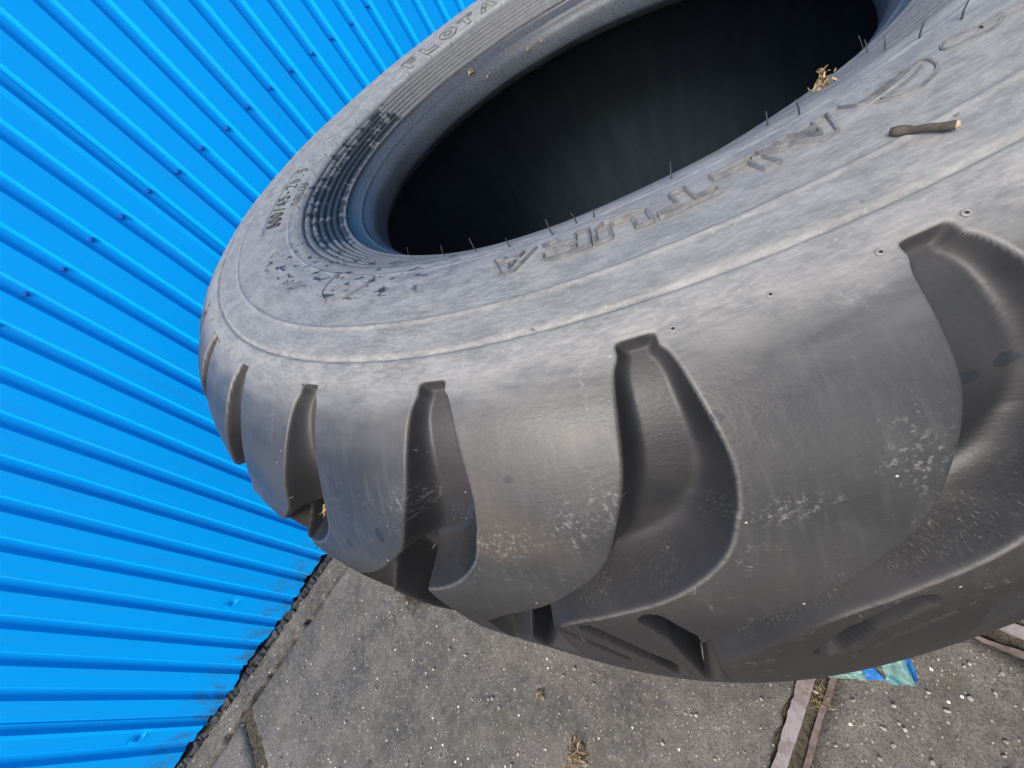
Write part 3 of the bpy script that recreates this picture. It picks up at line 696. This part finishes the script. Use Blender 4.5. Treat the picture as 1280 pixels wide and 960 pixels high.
tw = empty('twig', a_); tag(tw, 'short dark broken twig with a pale cut end lying on the tyre sidewall', 'twig')
pp_ = [a_.lerp(b_, f)-a_+Vector((rng.normal(0, .0002), rng.normal(0, .0002), rng.normal(0, .00015)+.0003*math.sin(f*3))) for f in np.linspace(0, 1, 9)]
v_, f_ = tube(pp_, [.0015, .0021, .0018, .0015, .0015, .0015, .0016, .0018, .0018]); link('bark', mesh_py('bark', v_, f_, True), M_TWIG, tw)
e_ = (pp_[-1]-pp_[-2]).normalized(); v_, f_ = tube([pp_[-1]-e_*.0002, pp_[-1]+e_*.0006, pp_[-1]+e_*.0012], [.00165, .0016, .0010]); link('cut_end', mesh_py('cut_end', v_, f_, True), M_CUT, tw)

def clump(name, label, cat, P, n, size, mat, flat=.6, thin=.0006, length=None):
    V = []; F = []
    for k in range(n):
        c = Vector((rng.normal(0, size*.5), rng.normal(0, size*.5), abs(rng.normal(0, size*.5*flat))))
        dd = Vector((rng.normal(), rng.normal(), rng.normal()*flat)).normalized(); L = (length or size)*rng.uniform(.4, 1.2)
        sd = dd.cross(Vector((rng.normal(), rng.normal(), rng.normal()))).normalized()
        m_ = c+dd*L*.5+sd*L*rng.uniform(-.25, .25); e = c+dd*L; tkn = thin*rng.uniform(.6, 1.5); up = dd.cross(sd)*tkn
        b = len(V)
        for q, s in ((c, .8), (m_, 1), (e, .3)):
            V += [q+sd*tkn*s, q-sd*tkn*s*.5+up*s, q-sd*tkn*s*.5-up*s]
        for j in (0, 3):
            for i in range(3): F.append((b+j+i, b+j+(i+1) % 3, b+j+3+(i+1) % 3, b+j+3+i))
    o = link(name, mesh_py(name, V, F, False), mat, None, P); tag(o, label, cat); return o
def on(th, r, hh=.001):
    P, nn = surf_pt(th, r); return P+Vector(off)+nn*hh
clump('dead_leaf', 'curled pale dead leaf scrap on the dark bead of the tyre, far side', 'leaf scrap', on(64.9, .354, .002), 16, .007, M_STRAW, .5, .0012)
clump('straw_tuft', 'small golden straw tuft on the near rim of the tyre hole', 'straw tuft', on(-121.8, .402, .002), 46, .005, M_STRAW, 1.7, .0005)
for th, lb in ((40, 'uppermost crumb of dry straw on the edge of the tyre hole'), (45, 'larger crumb of dry straw on the far edge of the tyre hole'), (60.8, 'lowest crumb of dry straw on the far edge of the tyre hole')):
    clump('straw_crumb', lb, 'straw crumb', on(th, .3392, .001), 9, .005, M_STRAW, .6, .0008)
# debris caught by a lug and on the slab
clump('moss_tuft', 'brown tuft of dead moss and fibres on the concrete under the tyre edge', 'moss tuft', Vector((-.293, .770, .006)), 420, .034, M_TUFT, .5, .0009, .026)
clump('straw_bundle', 'yellowish straw bundle on the bare slab near the lower frame edge', 'straw', Vector((-.281, .241, .004)), 70, .018, M_STRAW, .4, .0009, .02)
clump('straw_crumb', 'pale straw crumb lying alone on the slab below the tread', 'straw crumb', Vector((-.258, .350, .003)), 24, .009, M_STRAW, .4, .0009, .010)
clump('chaff', 'light chaff caught on the steel joint strip by the tyre', 'chaff', Vector((.030, -.034, .001)), 40, .020, M_STRAW, .2, .0004, .014)
tuft2 = clump('groove_straw', 'wisp of dry straw stuck in the tread groove nearest the wall foot', 'straw wisp', Vector(surf(np.array([-169.0]), np.array([float(SL[-1])*0+p_at(.56)+.115]), np.array([-.026]))[0]), 14, .007, M_STRAW, .8, .0008, .014)
# curled white peel
v_ = []; 
for i, a in enumerate(np.linspace(-1.3, 1.3, 9)):
    w_ = .0035*math.cos(a*.9)
    v_ += [(.014*math.sin(a), .014*math.cos(a)-.010-w_, .003), (.014*math.sin(a), .014*math.cos(a)-.010+w_, .006)]
o = link('paper_peel', mesh_py('paper_peel', v_, [(2*i, 2*i+2, 2*i+3, 2*i+1) for i in range(8)]), M_WHITE, None, Vector((-.305, .805, .002))); o.rotation_euler = (0, 0, .6)
sm_ = o.modifiers.new('thick', 'SOLIDIFY'); sm_.thickness = .0008
tag(o, 'curled white paper peel beside the brown moss tuft', 'paper scrap')
clump('leaf_chip', 'pale orange leaf chip right of the moss tuft', 'leaf chip', Vector((-.277, .70, .004)), 9, .008, M_CUT, .3, .003, .014)
# crumpled teal and blue film on the slab
wr = empty('plastic_wrapper', (.106, -.083, .006)); tag(wr, 'faded teal and blue plastic wrapper scrap lying beside the steel joint strip', 'wrapper')
def film(name, corners, mat, n=9, amp=.0018, z=.0):
    c = [Vector((x-.11, y+.075, 0)) for x, y in corners]; V = []; 
    for i in range(n):
        for j in range(n):
            f, g = i/(n-1), j/(n-1); q = c[0].lerp(c[1], f).lerp(c[3].lerp(c[2], f), g)
            V.append(q+Vector((rng.normal(0, .0006), rng.normal(0, .0006), z+amp*(1+math.sin(f*9+g*4))+rng.normal(0, amp*.3))))
    F = [(i*n+j, i*n+j+1, (i+1)*n+j+1, (i+1)*n+j) for i in range(n-1) for j in range(n-1)]
    o = link(name, mesh_py(name, V, F), mat, wr); m = o.modifiers.new('thick', 'SOLIDIFY'); m.thickness = .0006; return o
film('teal_film', [(.056, -.018), (.110, -.050), (.086, -.070), (.060, -.027)], M_TEAL, 9)
film('blue_film', [(.100, -.052), (.118, -.060), (.098, -.088), (.086, -.069)], M_FBLUE, 7, .001, -.002)
film('teal_film', [(.130, -.070), (.162, -.090), (.113, -.117), (.095, -.092)], M_TEAL, 9, .002, .002)
film('blue_edge', [(.160, -.088), (.168, -.094), (.120, -.118), (.113, -.116)], M_FBLUE, 5, .002, .001)
